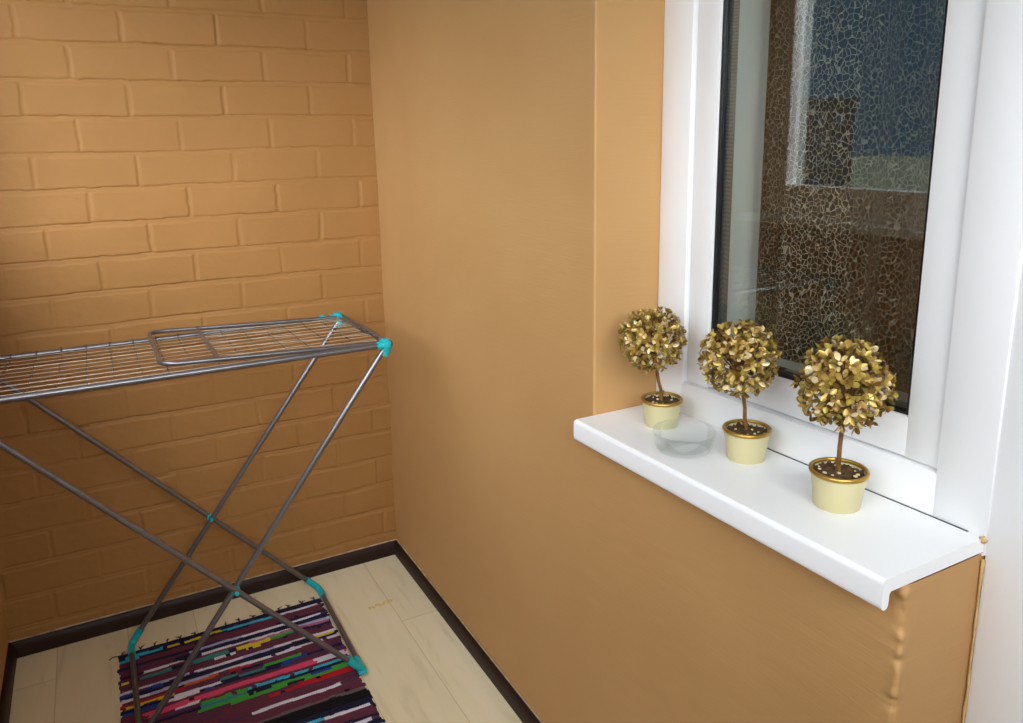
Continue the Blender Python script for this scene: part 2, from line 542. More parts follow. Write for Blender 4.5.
def bar_y(mb, x0, x1, ya, yb, z0, z1, b=.003, tilt=True):
    """a bar along y whose ends follow the slight rise of the window"""
    t0, t1 = (tz(ya), tz(yb)) if tilt else (0, 0)
    bm = bmesh.new(); bmesh.ops.create_cube(bm, size=1)
    for v in bm.verts:
        y = ya if v.co.y > 0 else yb
        v.co = Vector((x0 if v.co.x < 0 else x1, y, (z0 if v.co.z < 0 else z1) + (t0 if v.co.y > 0 else t1)))
    if b: bmesh.ops.bevel(bm, geom=bm.edges[:], offset=b, segments=2, profile=.5, affect='EDGES')
    mb.bm(bm)

# balcony glazing
w2 = empty('window_2', (XL - .08, -2.3, ZP)); tag(w2, kind='structure')
def part(mb, name, mt, root, smooth=35):
    o = mb.build(name, mt, None, smooth)
    o.parent = root
    o.matrix_parent_inverse = Matrix.Translation(-Vector(root.location))
    return o
fr = MB()
fr.box(XL - .10, XL - .03, YB, -.16, ZP + .03, ZP + .10, .004)
fr.box(XL - .10, XL - .03, YB, -.16, 2.34, 2.42, .004)
fr.box(XL - .10, XL - .03, -.23, -.16, ZP + .1, 2.34, .004)
for y in (-1.75, YB + .04):
    fr.box(XL - .10, XL - .03, y - .04, y + .04, ZP + .1, 2.34, .004)
part(fr, 'window_frame', M['pvc'], w2)
sl = MB(); sl.box(XL - .15, XL + .06, YB, -.1, ZP, ZP + .03, .006)
part(sl, 'window_ledge', M['pvc'], w2)
for a, b in ((-.23, -1.71), (-1.79, YB + .08)):
    s = MB()
    for (y0, y1, z0, z1) in ((b, a, ZP + .1, ZP + .15), (b, a, 2.29, 2.34), (a - .05, a, ZP + .15, 2.29), (b, b + .05, ZP + .15, 2.29)):
        s.box(XL - .085, XL - .025, y0 + .002, y1 - .002, z0, z1, .003)
    so = part(s, 'sash', M['pvc'], w2)
    g = MB().box(XL - .06, XL - .055, b + .04, a - .04, ZP + .14, 2.30)
    p = g.build('pane', M['bglass'], None); p.parent = so
    p.matrix_parent_inverse = so.matrix_parent_inverse.copy()
    p.matrix_parent_inverse = Matrix.Translation(-Vector(w2.location))
    p.matrix_parent_inverse = Matrix.Identity(4)

# unseen glazing across the far end, added for light from behind the camera
w3 = empty('window_3', (-.6, YB - .08, ZE)); tag(w3, kind='structure')
fr = MB()
for x0, x1, z0, z1 in ((XL - .1, 0, ZE + .03, ZE + .1), (XL - .1, 0, 2.34, 2.42), (XL - .1, XL - .03, ZE + .1, 2.34), (-.64, -.57, ZE + .1, 2.34), (-.07, 0, ZE + .1, 2.34)):
    fr.box(x0, x1, YB - .10, YB - .03, z0, z1, .004)
part(fr, 'window_frame', M['pvc'], w3)
part(MB().box(XL, 0, YB - .15, YB + .04, ZE, ZE + .03, .006), 'window_ledge', M['pvc'], w3)
for a, b in ((XL - .03, -.64), (-.57, -.07)):
    p = MB().box(a - .01, b + .01, YB - .065, YB - .06, ZE + .09, 2.35).build('pane', M['bglass'], w3)
    p.matrix_parent_inverse = Matrix.Translation(-Vector(w3.location))

# ------------------------------------------------------------------ the house window
w1 = empty('window_1', (XF, YN, .93)); tag(w1, kind='structure')
YFL, YFR = -1.394, -1.944          # clear opening of the outer frame
ZFB, ZT = 1.016, 2.26
f = MB()
f.box(XF, XF + .065, YFL, YN - .001, .925, ZT, .003)
f.box(XF, XF + .065, YE - .004, YFR, .94, ZT, .003)
bar_y(f, XF, XF + .065, YFL + .004, YFR - .004, .925, ZFB, .003)
f.box(XF, XF + .065, YFR, YFL, 2.2, ZT, .003)
part(f, 'window_frame', M['pvc'], w1)
XS = XF + .009                     # sash face sits back from the frame
YGL, YGR, ZGB = -1.456, -1.886, 1.083
s = MB()
def stile(mb, ya, yb, z0, z1, x0=XS, x1=XS + .104):
    mb.box(x0, x1, yb, ya, z0, z1, .0035)
stile(s, YFL - .003, YGL, ZFB + .004, 2.2)
stile(s, YGR, YFR - .02, ZFB + .018, 2.2)
bar_y(s, XS, XS + .104, YGL + .004, YGR - .004, ZFB + .004, ZGB, .0035)
s.box(XS, XS + .104, YGR, YGL, 2.13, 2.2, .0035)
sash = part(s, 'sash', M['pvc'], w1)
def sub(mb, name, mt, par, smooth=35):
    o = mb.build(name, mt, None, smooth); o.parent = par
    o.matrix_parent_inverse = Matrix.Identity(4)
    return o
ga = MB()
XG = XS + .014
for (ya, yb, z0, z1) in ((YGL + .002, YGL - .006, ZGB - .01, 2.14), (YGR + .006, YGR - .002, ZGB, 2.14)):
    ga.box(XG - .008, XG + .003, yb, ya, z0, z1, .001)
bar_y(ga, XG - .008, XG + .003, YGL, YGR, ZGB - .003, ZGB + .005, .001)
ga.box(XG - .008, XG + .003, YGR, YGL, 2.125, 2.134, .001)
sub(ga, 'gasket', M['gasket'], sash)
sp = MB()
for (ya, yb, z0, z1) in ((YGL - .002, YGL - .013, ZGB - .01, 2.14), (YGR + .013, YGR + .002, ZGB, 2.14)):
    sp.box(XG + .005, XG + .019, yb, ya, z0, z1)
bar_y(sp, XG + .005, XG + .019, YGL, YGR, ZGB, ZGB + .009, 0)
sub(sp, 'spacer', M['spacer'], sash)
for i, x in enumerate((XG, XG + .02)):
    sub(MB().box(x, x + .004, YGR - .008, YGL + .008, ZGB - .01, 2.14), 'pane', M['glass'], sash)
# drainage slots in the bottom rail
for y, z in ((-1.53, .938 + .0), (-1.763, .945)):
    d = MB()
    zc = z + .002
    bm = bmesh.new(); bmesh.ops.create_cube(bm, size=1)
    for v in bm.verts: v.co = Vector((XF - .0012 + v.co.x * .003, y + v.co.y * .020, zc + v.co.z * .0042 - v.co.y * .002))
    bmesh.ops.bevel(bm, geom=bm.edges[:], offset=.0012, segments=2, affect='EDGES', profile=.5)
    d.bm(bm)
    d.box(XF - .004, XF, y + .006, y + .013, zc - .0035, zc + .0025, .001)
    d.box(XF - .004, XF, y - .012, y - .006, zc - .003, zc + .003, .001)
    tag(part(d, 'drain_slot', M['dark'], w1), 'small black drain slot in the white bottom rail')
# pale reveal on the room side
rv = MB()
rv.box(XF + .12, .36, -1.385, YN + .02, .9, 2.25, .002)
rv.box(XF + .12, .33, YE - .02, -1.975, .9, 2.25, .002)
rv.box(XF + .12, .42, -1.99, -1.38, .9, .945, .002)
part(rv, 'window_reveal', M['pvc'], w1)

# room behind the window
rm = MB()
rm.box(3.0, 3.1, -4.6, .6, 0, 2.6)
rm.box(.34, 3.0, .5, .6, 0, 2.6)
rm.box(.34, 3.0, -4.7, -4.6, 0, 2.6)
rm.box(.34, 3.1, -4.6, .6, 2.6, 2.7)
rm.box(.33, .345, YN + .02, .6, 0, 2.6)
rm.box(.33, .345, -4.6, -2.95, 0, 2.6)
o = rm.build('wall_room', M['room']); tag(o, kind='structure')
o = MB().box(.34, 3.1, -4.6, .6, -.1, 0).build('floor_room', M['roomfloor']); tag(o, kind='structure')

# lace curtain hanging inside
ny, nz = 260, 60
yy = np.linspace(-1.345, -2.35, ny); zz = np.linspace(.25, 2.5, nz)
YY, ZZ2 = np.meshgrid(yy, zz, indexing='ij')
fold = .016 * np.sin((YY + .02 * np.sin(ZZ2 * 1.3)) * 62) + .012 * np.sin(YY * 27 + ZZ2 * .7) + .006 * np.sin(YY * 140 + ZZ2)
cur = grid_mesh('lace_curtain', .375 + fold * (1 - .1 * (ZZ2 - 1)), YY, ZZ2, M['lace'])
arc = np.concatenate([[0], np.cumsum(np.hypot(np.diff(yy), np.diff(fold[:, 30])))])
uvl = cur.data.uv_layers.new(name='UVMap')
li = np.zeros(len(cur.data.loops), int); cur.data.loops.foreach_get('vertex_index', li)
uvl.data.foreach_set('uv', np.stack([arc[li // nz], zz[li % nz]], -1).ravel())
tag(cur, 'sheer lace curtain with a crackle pattern hanging behind the window glass', 'curtain')

# balcony door beside the window
d1 = empty('door_1', (.16, YE, 0)); tag(d1, kind='structure')
df = MB()
df.box(.160, .235, -2.105, YE - .003, .0, 2.27, .004)
df.box(.165, .235, -2.95, -2.885, 0, 2.27, .004)
df.box(.165, .235, -2.885, -2.105, 2.2, 2.27, .004)
df.box(.165, .235, -2.885, -2.105, 0, .05, .004)
part(df, 'door_frame', M['pvc'], d1)
dl = MB()
dl.box(.176, .232, -2.2, -2.108, .055, 2.195, .004)
dl.box(.176, .232, -2.88, -2.79, .055, 2.195, .004)
dl.box(.176, .232, -2.79, -2.2, .055, .15, .004)
dl.box(.176, .232, -2.79, -2.2, .85, .95, .004)
dl.box(.176, .232, -2.79, -2.2, 2.1, 2.195, .004)
dl.box(.19, .22, -2.8, -2.19, .14, .86)
leaf = part(dl, 'door_leaf', M['pvc'], d1)
sub(MB().box(.195, .2, -2.8, -2.19, .94, 2.11), 'pane', M['glass'], leaf)
h = MB().box(.168, .176, -2.85, -2.82, .98, 1.12, .003)
h.tube([(.17, -2.835, 1.05), (.14, -2.835, 1.05), (.13, -2.825, 1.05), (.13, -2.73, 1.05)], .009)
sub(h, 'door_handle', M['pvc'], leaf)
# uneven sealant along the door frame
cm = MB()
zq = np.arange(.0, .94, .006)
rr = [.0012 + .0018 * abs(noise.noise(Vector((0, 3.1, z * 22)))) + .0022 * max(0, noise.noise(Vector((4, 0, z * 9)))) for z in zq]
cm.tube([(.158 + .002 * noise.noise(Vector((1, 1, z * 20))), YE - .004 - .002 * noise.noise(Vector((2, 5, z * 14))), z) for z in zq], rr, 8)
o = cm.build('trim_1', M['foam'], smooth=80); tag(o, kind='structure')

# baseboards
def bb_profile(h, t): return [(0, 0), (t, 0), (t, h * .55), (t * .8, h * .8), (t * .45, h * .96), (t * .2, h), (0, h)]
HB, TB = .0525, .016
b = MB(); b.prism([(-p, z) for p, z in bb_profile(HB, TB)], 'x', XL, .0)
o = b.build('baseboard_back', M['baseboard'], smooth=30); tag(o, kind='structure')
cap = MB().box(XL, -.0, -.0055, -.001, HB - .001, HB + .0022).build('paint_line', M['caulk_white'], o)
b = MB(); b.prism([(-p, z) for p, z in bb_profile(HB, TB)], 'y', -.0, YE)
o = b.build('baseboard_right', M['baseboard'], smooth=30); tag(o, kind='structure')
MB().box(-.0045, -.001, YE, 0, HB - .001, HB + .0018).build('paint_line', M['caulk_white'], o)
b = MB(); b.prism([(XL + p, z) for p, z in bb_profile(HB, TB)], 'y', 0, YB)
o = b.build('baseboard_left', M['baseboard'], smooth=30); tag(o, kind='structure')

# ------------------------------------------------------------------ window sill
def sill_poly():
    P = [(XF - .001, .950), (-.044, .950)]
    for i in range(1, 7):
        a = R(90 + 15 * i); P.append((-.042 + .008 * math.cos(a), .942 + .008 * math.sin(a)))
    P += [(-.050, .917)]
    for i in range(1, 11):
        a = R(180 + 17 * i); P.append((-.0435 + .0065 * math.cos(a), .913 + .0065 * math.sin(a)))
    P += [(-.037, .914), (-.0365, .926), (-.034, .930), (XF - .001, .930)]
    return P
sb = MB()
P = sill_poly(); n = len(P)
ya, yb = YN - .0015, YE - .003
sb.add([(x, ya, z + tz(ya)) for x, z in P] + [(x, yb, z + tz(yb)) for x, z in P],
       [tuple(range(n)), tuple(range(2 * n - 1, n - 1, -1))] + [(i, i + n, (i + 1) % n + n, (i + 1) % n) for i in range(n)])
so = sb.build('window_sill', M['sill'], smooth=40)
tag(so, 'long white window sill with a rounded dropped front edge under the window', 'window sill')
# dark joint and a dab of sealant at the back corner
jt = MB(); bar_y(jt, XF - .0022, XF + .001, -1.52, -2.0, .9495, .9508, 0)
tag(jt.build('joint_line', M['gasket'], so), 'thin dark joint along the back of the sill')
dab = MB()
bm = bmesh.new(); bmesh.ops.create_icosphere(bm, subdivisions=2, radius=.005)
for v in bm.verts: v.co = Vector((XF - .004, YE - .003, .957 + tz(YE) - .008)) + v.co * (1 + .5 * noise.noise(v.co * 300))
dab.bm(bm)
dab.build('sealant_dab', M['foam'], so, smooth=80)

# ------------------------------------------------------------------ topiaries
def make_topiary():
    root = empty('topiary', (0, 0, 0))
    pot = MB()
    prof = [(0, 0), (.0335, 0), (.0355, .002), (.0385, .030), (.0425, .056), (.0425, .0575)]
    inner = [(.0395, .0575), (.0385, .05), (.036, .03), (.033, .012), (0, .012)]
    pot.lathe(prof + inner, 48)
    po = pot.build('pot', M['pot'], root, smooth=45)
    rim = MB(); rim.lathe([(.0425, .0545), (.0447, .0555), (.0455, .059), (.0442, .0618), (.0418, .0625), (.0396, .0612), (.0392, .0585), (.0395, .0545)], 48, close=True)
    tag(rim.build('rim', M['rim'], po, smooth=60), 'shiny gold rim')
    so_ = MB()
    bm = bmesh.new()
    bmesh.ops.create_circle(bm, cap_ends=True, cap_tris=False, segments=40, radius=.0392)
    bmesh.ops.subdivide_edges(bm, edges=bm.edges[:], cuts=1)
    bmesh.ops.triangulate(bm, faces=bm.faces[:])
    for _ in range(3): bmesh.ops.subdivide_edges(bm, edges=[e for e in bm.edges if e.calc_length() > .003], cuts=1); bmesh.ops.triangulate(bm, faces=bm.faces[:])
    for v in bm.verts: v.co.z = .0535 + .006 * noise.noise(v.co * 160) + .003 * noise.noise(v.co * 420) + .004 * max(0, 1 - v.co.length / .02)
    so_.bm(bm)
    so_ob = so_.build('soil', M['soil'], root, smooth=80)
    rnd = random.Random(3)
    pb_ = MB()
    for i in range(11):
        a, rr_ = rnd.uniform(0, 6.28), rnd.uniform(.008, .035)
        bm = bmesh.new(); bmesh.ops.create_icosphere(bm, subdivisions=1, radius=rnd.uniform(.0013, .0034))
        c = Vector((rr_ * math.cos(a), rr_ * math.sin(a), .0575))
        for v in bm.verts: v.co = c + Vector((v.co.x * 1.3, v.co.y, v.co.z * .7))
        pb_.bm(bm)
    pbo = pb_.build('pebbles', M['pebble'], so_ob, smooth=80)
    tag(pbo, 'cream pebbles scattered on dark soil', kind='stuff')
    st = MB()
    spts = [(0, 0, .045), (.001, .0005, .06), (.0015, -.001, .08), (.0005, .001, .1), (-.001, 0, .135), (.001, .001, .18), (0, 0, .21)]
    st.tube(spts, [.0052, .0043, .0036, .0035, .0036, .003, .002], 10)
    st.tube([(.0015, -.001, .066), (.006, -.003, .071), (.008, -.004, .077)], [.0026, .0022, .0012], 7)
    # twigs that carry the crown
    C = Vector((0, 0, .203))
    for i in range(34):
        d = Vector((rnd.gauss(0, 1), rnd.gauss(0, 1), rnd.gauss(0, 1))).normalized()
        st.tube([C + Vector((0, 0, -.04)), C + d * .03 + Vector((0, 0, -.008)), C + d * .058], [.0014, .0011, .0007], 5)
    st.build('stem', M['stem'], root, smooth=60)
    fo = MB()
    def leaf_mesh(pos, d, up, ln, wd, curl):
        d = d.normalized(); s = d.cross(up).normalized(); nn = s.cross(d).normalized()
        prof = [(0, .12), (.18, .62), (.42, 1.0), (.68, .95), (.88, .62), (1.0, .14)]
        vs, fs = [], []
        for t, w in prof:
            c = pos + d * ln * t + nn * curl * ln * (t * t)
            for k in (-1, -.45, .45, 1):
                vs.append(c + s * wd * w * k + nn * wd * w * .38 * (abs(k) ** 1.5))
        for i in range(len(prof) - 1):
            for k in range(3):
                a = i * 4 + k
                fs.append((a, a + 1, a + 5, a + 4))
        fo.add(vs, fs)
    ga_ = math.pi * (3 - math.sqrt(5))
    ncl = 250
    for i in range(ncl):
        zz_ = 1 - 2 * (i + .5) / ncl
        th = i * ga_
        rr_ = math.sqrt(1 - zz_ * zz_)
        out = Vector((rr_ * math.cos(th), rr_ * math.sin(th), zz_)) + Vector((rnd.gauss(0, .09), rnd.gauss(0, .09), rnd.gauss(0, .09)))
        out.normalize()
        R0 = rnd.uniform(.046, .063)
        base = C + out * R0
        k = rnd.choice((3, 4, 4, 5))
        ph = rnd.uniform(0, 6.28)
        side = out.orthogonal().normalized()
        for q in range(k):
            sd = Matrix.Rotation(ph + q * 2 * math.pi / k + rnd.uniform(-.4, .4), 3, out) @ side
            d = out * rnd.uniform(.25, 1.0) + sd * rnd.uniform(.6, 1.1)
            leaf_mesh(base + sd * .001, d, out + sd * rnd.uniform(-.3, .3), rnd.uniform(.0095, .0145), rnd.uniform(.0032, .0049), rnd.uniform(-.25, .35))
    fol = fo.build('foliage', M['leaf'], root, smooth=70, fix=False)
    return root
tp = make_topiary()
G = 'gold topiaries on the window sill'
places = [((.078, -1.428), .90, 20, (-.12, .12), 1.04, -.010, 'smallest gold topiary in a pale gold pot, at the wall corner behind the glass bowl'),
          ((.093, -1.641), .915, 205, (-.115, .087), 1.06, -.006, 'middle gold ball topiary in a pale gold pot, right beside the glass bowl'),
          ((.074, -1.848), .945, 110, (-.02, .0), 1.06, -.002, 'largest gold ball topiary in a pale gold pot, nearest the door end of the sill')]
for i, ((x, y), s, rz, lean, fs, dz_, lab) in enumerate(places):
    o = tp if i == 0 else copy_tree(tp)
    o.location = (x, y, .9502 + tz(y)); o.rotation_euler = (0, 0, R(rz)); o.scale = (s, s, s)
    # each stem leans its own way out of the soil
    ax = Vector((-lean[1], lean[0], 0)); ang = ax.length; ax = Matrix.Rotation(-R(rz), 3, 'Z') @ ax
    Lm = Matrix.Translation((0, 0, .055)) @ Matrix.Rotation(ang, 4, ax.normalized()) @ Matrix.Translation((0, 0, -.055))
    for ch in children(o):
        if ch.name.startswith('stem'): ch.matrix_local = Lm
        if ch.name.startswith('foliage'): ch.matrix_local = Lm @ Matrix.Translation((0, 0, .203 + dz_)) @ Matrix.Scale(fs, 4) @ Matrix.Translation((0, 0, -.203))
    tag(o, lab, 'potted plant', G)

# clear glass bowl
gb = MB()
gb.lathe([(0, .0005), (.036, .0005), (.042, .003), (.0465, .012), (.0495, .027), (.0505, .0325), (.0498, .0340), (.0482, .0332), (.0468, .027), (.0435, .0135), (.039, .0075), (.033, .0062), (0, .0062)], 56)
bo = gb.build('glass_bowl', M['bowl'], smooth=60)
bo.location = (.029, -1.553, .9504 + tz(-1.5)); bo.scale = (1.12, 1.12, 1.12)
tag(bo, 'clear shallow glass bowl on the white sill between the first two topiaries', 'bowl')

# ------------------------------------------------------------------ rag rug
RX0, RX1, RY0, RY1 = -.945, -.334, -.163, -1.10
PAL = dict(navy=srgb(32, 32, 56), wine=srgb(96, 48, 64), plum=srgb(82, 50, 76), white=srgb(214, 212, 226), lav=srgb(168, 166, 206), cyan=srgb(62, 176, 208),
           blue=srgb(40, 64, 140), green=srgb(66, 158, 58), teal=srgb(58, 128, 122), yel=srgb(212, 190, 44), red=srgb(176, 34, 44), pink=srgb(216, 74, 110),
           black=srgb(26, 22, 26), grey=srgb(104, 92, 94), org=srgb(198, 96, 42), rose=srgb(170, 100, 130))
SEQ = [('navy', 2, []), ('navy', 1, [(.05, .22, 'cyan'), (.24, .5, 'yel'), (.5, .8, 'cyan'), (.8, 1, 'white')]), ('navy', 1, [(0, .1, 'cyan'), (.62, 1, 'wine')]),
       ('wine', 2, []), ('navy', 1, [(.45, .72, 'wine')]), ('plum', 1, [(.3, .55, 'lav'), (.55, .95, 'white')]), ('navy', 2, [(.0, .25, 'wine')]), ('white', 1, [(.0, .12, 'navy'), (.3, .38, 'navy'), (.8, 1, 'lav')]),
       ('wine', 1, [(.6, 1, 'rose')]), ('navy', 1, [(.0, .06, 'yel'), (.08, .22, 'teal'), (.3, .48, 'teal'), (.52, .68, 'yel'), (.68, .8, 'green')]), ('plum', 1, [(.4, .5, 'white'), (.55, .62, 'yel')]),
       ('wine', 2, []), ('white', 1, [(.15, .3, 'lav'), (.55, .7, 'lav')]), ('navy', 1, [(0, .2, 'blue'), (.9, 1, 'yel')]), ('navy', 1, []), ('lav', 1, [(.0, .12, 'white'), (.4, 1, 'white')]),
       ('wine', 1, [(.25, .4, 'org'), (.45, .55, 'red')]), ('red', 1, [(.25, .5, 'wine'), (.5, .6, 'navy'), (.6, 1, 'wine')]), ('plum', 1, [(0, .2, 'yel'), (.4, .5, 'teal'), (.6, .78, 'green')]),
       ('navy', 1, [(.22, .42, 'white'), (.5, .62, 'teal'), (.7, .82, 'blue')]), ('blue', 1, [(.2, .35, 'white'), (.4, .7, 'navy'), (.75, 1, 'plum')]), ('wine', 1, []), ('pink', 2, [(.85, 1, 'white'), (0, .1, 'wine')]),
       ('wine', 1, [(.2, .3, 'white')]), ('plum', 1, [(.3, .5, 'green'), (.5, .7, 'cyan'), (.7, 1, 'cyan')]), ('navy', 1, [(.0, .1, 'white'), (.3, .5, 'teal')]), ('green', 1, [(.0, .3, 'wine'), (.55, .62, 'navy'), (.8, .9, 'blue')]),
       ('green', 1, [(.0, .45, 'plum'), (.7, .78, 'navy')]), ('wine', 1, [(.75, 1, 'red')]), ('red', 1, [(0, .4, 'plum'), (.4, .6, 'wine')]), ('wine', 3, []), ('plum', 1, [(.5, .9, 'white')]), ('wine', 1, [(0, .3, 'navy')]), ('wine', 2, []),
       ('grey', 1, []), ('black', 3, [])]
rows = []
for c, n_, seg in SEQ:
    for q in range(n_): rows.append((c, seg))
ROWH = .0118
nrow = int(abs(RY1 - RY0) / ROWH)
SUB = 5; NX = 420
rnd = random.Random(5)
xs = np.linspace(RX0, RX1, NX)
yg = np.linspace(0, nrow, nrow * SUB + 1)
cols = np.zeros((NX, nrow * SUB + 1, 4)); Hh = np.zeros((NX, nrow * SUB + 1))
t = (xs - RX0) / (RX1 - RX0)
edge_in = [rnd.uniform(-.004, .005) for _ in range(nrow + 1)], [rnd.uniform(-.005, .004) for _ in range(nrow + 1)]
XG_, YG_ = np.meshgrid(xs, yg, indexing='ij')
wob = vnoise(XG_ * 9, YG_ * .35, 71) * .9 + vnoise(XG_ * 40, YG_ * .8, 72) * .25
for jj, yv in enumerate(yg):
    r_ = min(int(yv), nrow - 1)
    fr_ = yv - int(yv)
    # which strip lies here, wandering a little along its length
    for ii in range(NX):
        rr_ = yv + wob[ii, jj]
        k = int(min(max(rr_, 0), nrow - 1))
        c, seg = rows[k % len(rows)]
        tt = t[ii] + .02 * math.sin(k * 7.1)
        for a, b_, cc in seg:
            if a <= tt < b_: c = cc
        if (math.sin(k * 91.7 + ii // 9 * 3.3) * 437.5) % 1 > .975: c = ('navy', 'wine', 'plum', 'black')[(k + ii // 9) % 4]
        cols[ii, jj] = PAL[c]
    ph = (int(yv) % 2) * math.pi
    Hh[:, jj] = .0032 * abs(math.sin(math.pi * fr_)) * (.75 + .25 * np.sin(xs / .0068 * 2 * math.pi + ph))
Hh += vnoise(XG_ * 60, YG_ * 1.1, 77) * .0012
XR = XG_.copy()
for jj, yv in enumerate(yg):
    r_ = min(int(yv), nrow)
    XR[:, jj] += (1 - t) * edge_in[0][r_] + t * edge_in[1][r_]
YR = RY0 - YG_ * ROWH + .004 * vnoise(XG_ * 8, YG_ * 0 + .5, 79) - .006 * t[:, None] * 0
Zr = .0036 + Hh
Zr[0, :] = .0004; Zr[-1, :] = .0004; Zr[:, 0] = .0004; Zr[:, -1] = .0004
rug = grid_mesh('rag_rug', XR, YR, Zr, M['rug'], flip=True)
ca = rug.data.color_attributes.new('strip', 'FLOAT_COLOR', 'POINT')
ca.data.foreach_set('color', cols.reshape(-1))
tag(rug, 'striped multicolour woven rag rug lying on the floor under the drying rack', 'rug')
fg = MB()
for i in range(15):
    x = RX0 + .02 + i * (RX1 - RX0 - .04) / 14 + rnd.uniform(-.008, .008)
    for q in range(4):
        dx, ln = rnd.uniform(-.014, .014), rnd.uniform(.010, .024)
        fg.tube([(x, RY0 - .003, .003), (x + dx * .3, RY0 + ln * .5, .0045), (x + dx, RY0 + ln, .0016)], [.0016, .0017, .0009], 6)
fg.tube([(RX0 + .01, RY0 - .003, .003), (RX0 - .012, RY0 + .003, .003), (RX0 - .022, RY0 - .004, .002)], .0016, 6)
fgo = fg.build('fringe', M['fringe'], rug, smooth=80)
tag(fgo, 'dark knotted thread fringe', kind='stuff')

# ------------------------------------------------------------------ drying rack
rk = empty('drying_rack', (-.63, -.37, 0))
tag(rk, 'grey metal folding clothes drying rack with turquoise plastic joints standing over the rug', 'drying rack')
RO = Vector(rk.location)
def rp(mb, name, mt, par=None, smooth=60):
    o = mb.build(name, mt, None, smooth)
    if par is None:
        o.parent = rk
        o.matrix_parent_inverse = Matrix.Translation(-RO)
    else:
        o.parent = par
        o.matrix_parent_inverse = Matrix.Identity(4)
    return o
def rounded(pts, r, n=6, closed=True):
    """polyline with rounded corners"""
    P = [Vector(p) for p in pts]; out = []
    m_ = len(P)
    for i in range(m_):
        if not closed and i in (0, m_ - 1):
            out.append(P[i]); continue
        a, b_, c = P[i - 1], P[i], P[(i + 1) % m_]
        d1, d2 = (a - b_).normalized(), (c - b_).normalized()
        ang = d1.angle(d2)
        tl = r / math.tan(ang / 2)
        p1, p2 = b_ + d1 * tl, b_ + d2 * tl
        for k in range(n + 1):
            s = k / n
            out.append(p1 * (1 - s) ** 2 + b_ * 2 * s * (1 - s) + p2 * s * s)
    return out
ZTOP = .960
def rounded2(pts, r, n=6, closed=True):
    """as rounded, with tight corners at the hinged end"""
    a = rounded(pts[:3] + pts[3:], r, n)
    tight = rounded(pts, .010, n)
    k = n + 1
    return tight[0:2 * k] + a[2 * k:4 * k] + tight[4 * k:5 * k]
YRr, YRf = -.135, -.605
XR_, XL_ = -.184, -1.172
top = MB()
top.tube(rounded([(XR_, YRr, ZTOP), (XR_, YRf, ZTOP), (XL_, YRf, ZTOP), (XL_, YRr, ZTOP)], .018), .0078, 12, closed=True)
rp(top, 'top_frame', M['gun'])
wg = MB()
nw = 10
for i in range(nw):
    y = YRr + (YRf - YRr) * (i + .75) / (nw + .5)
    wg.tube([(XR_, y, ZTOP + .002), (-.7, y, ZTOP + .0005), (XL_, y, ZTOP + .002)], .00125, 6)
rp(wg, 'line_wires', M['wire'])
cw = MB()
x = -.262
while x > XL_ + .02:
    pts = [(x, YRr + .009, ZTOP - .004), (x, YRr + .007, ZTOP + .006), (x, YRr, ZTOP + .0095), (x, YRr - .012, ZTOP + .004), (x, YRr - .03, ZTOP - .0015),
           (x, YRf + .03, ZTOP - .0015), (x, YRf + .012, ZTOP + .002), (x, YRf + .004, ZTOP + .006)]
    cw.tube(pts, .0016, 6)
    x -= .0592
rp(cw, 'cross_wires', M['crosswire'])
# folded wing lying on the frame, hinged at the right end
def wz_(x): return ZTOP + .0015 + (XR_ - x) * .042
wing = MB()
ws = [(XR_ - .014, YRr - .016, wz_(XR_)), (-.752, YRr - .006, wz_(-.752)), (-.752, YRf + .022, wz_(-.752)), (XR_ - .014, YRf + .022, wz_(XR_))]
wing.tube(rounded2([(XR_ - .016, -.37, wz_(XR_)), (XR_ - .016, YRr - .018, wz_(XR_)), (-.752, YRr - .006, wz_(-.752)), (-.752, YRf + .018, wz_(-.752)), (XR_ - .016, YRf + .02, wz_(XR_))], .045, 8), .0062, 10, closed=True)
wo = rp(wing, 'folding_wing', M['gun'])
cb = MB(); cb.tube([(-.622, YRr - .012, wz_(-.622) - .001), (-.622, YRf + .022, wz_(-.622) - .001)], .0048, 8)
rp(cb, 'crossbar', M['gun'], wo)
ww = MB()
for i in range(5):
    y = YRr - .06 + (YRf - YRr + .12) * i / 4
    ww.tube([(-.622, y, wz_(-.622)), (XR_ - .016, y, wz_(XR_))], .001, 6)
rp(ww, 'wing_wires', M['wire'], wo)
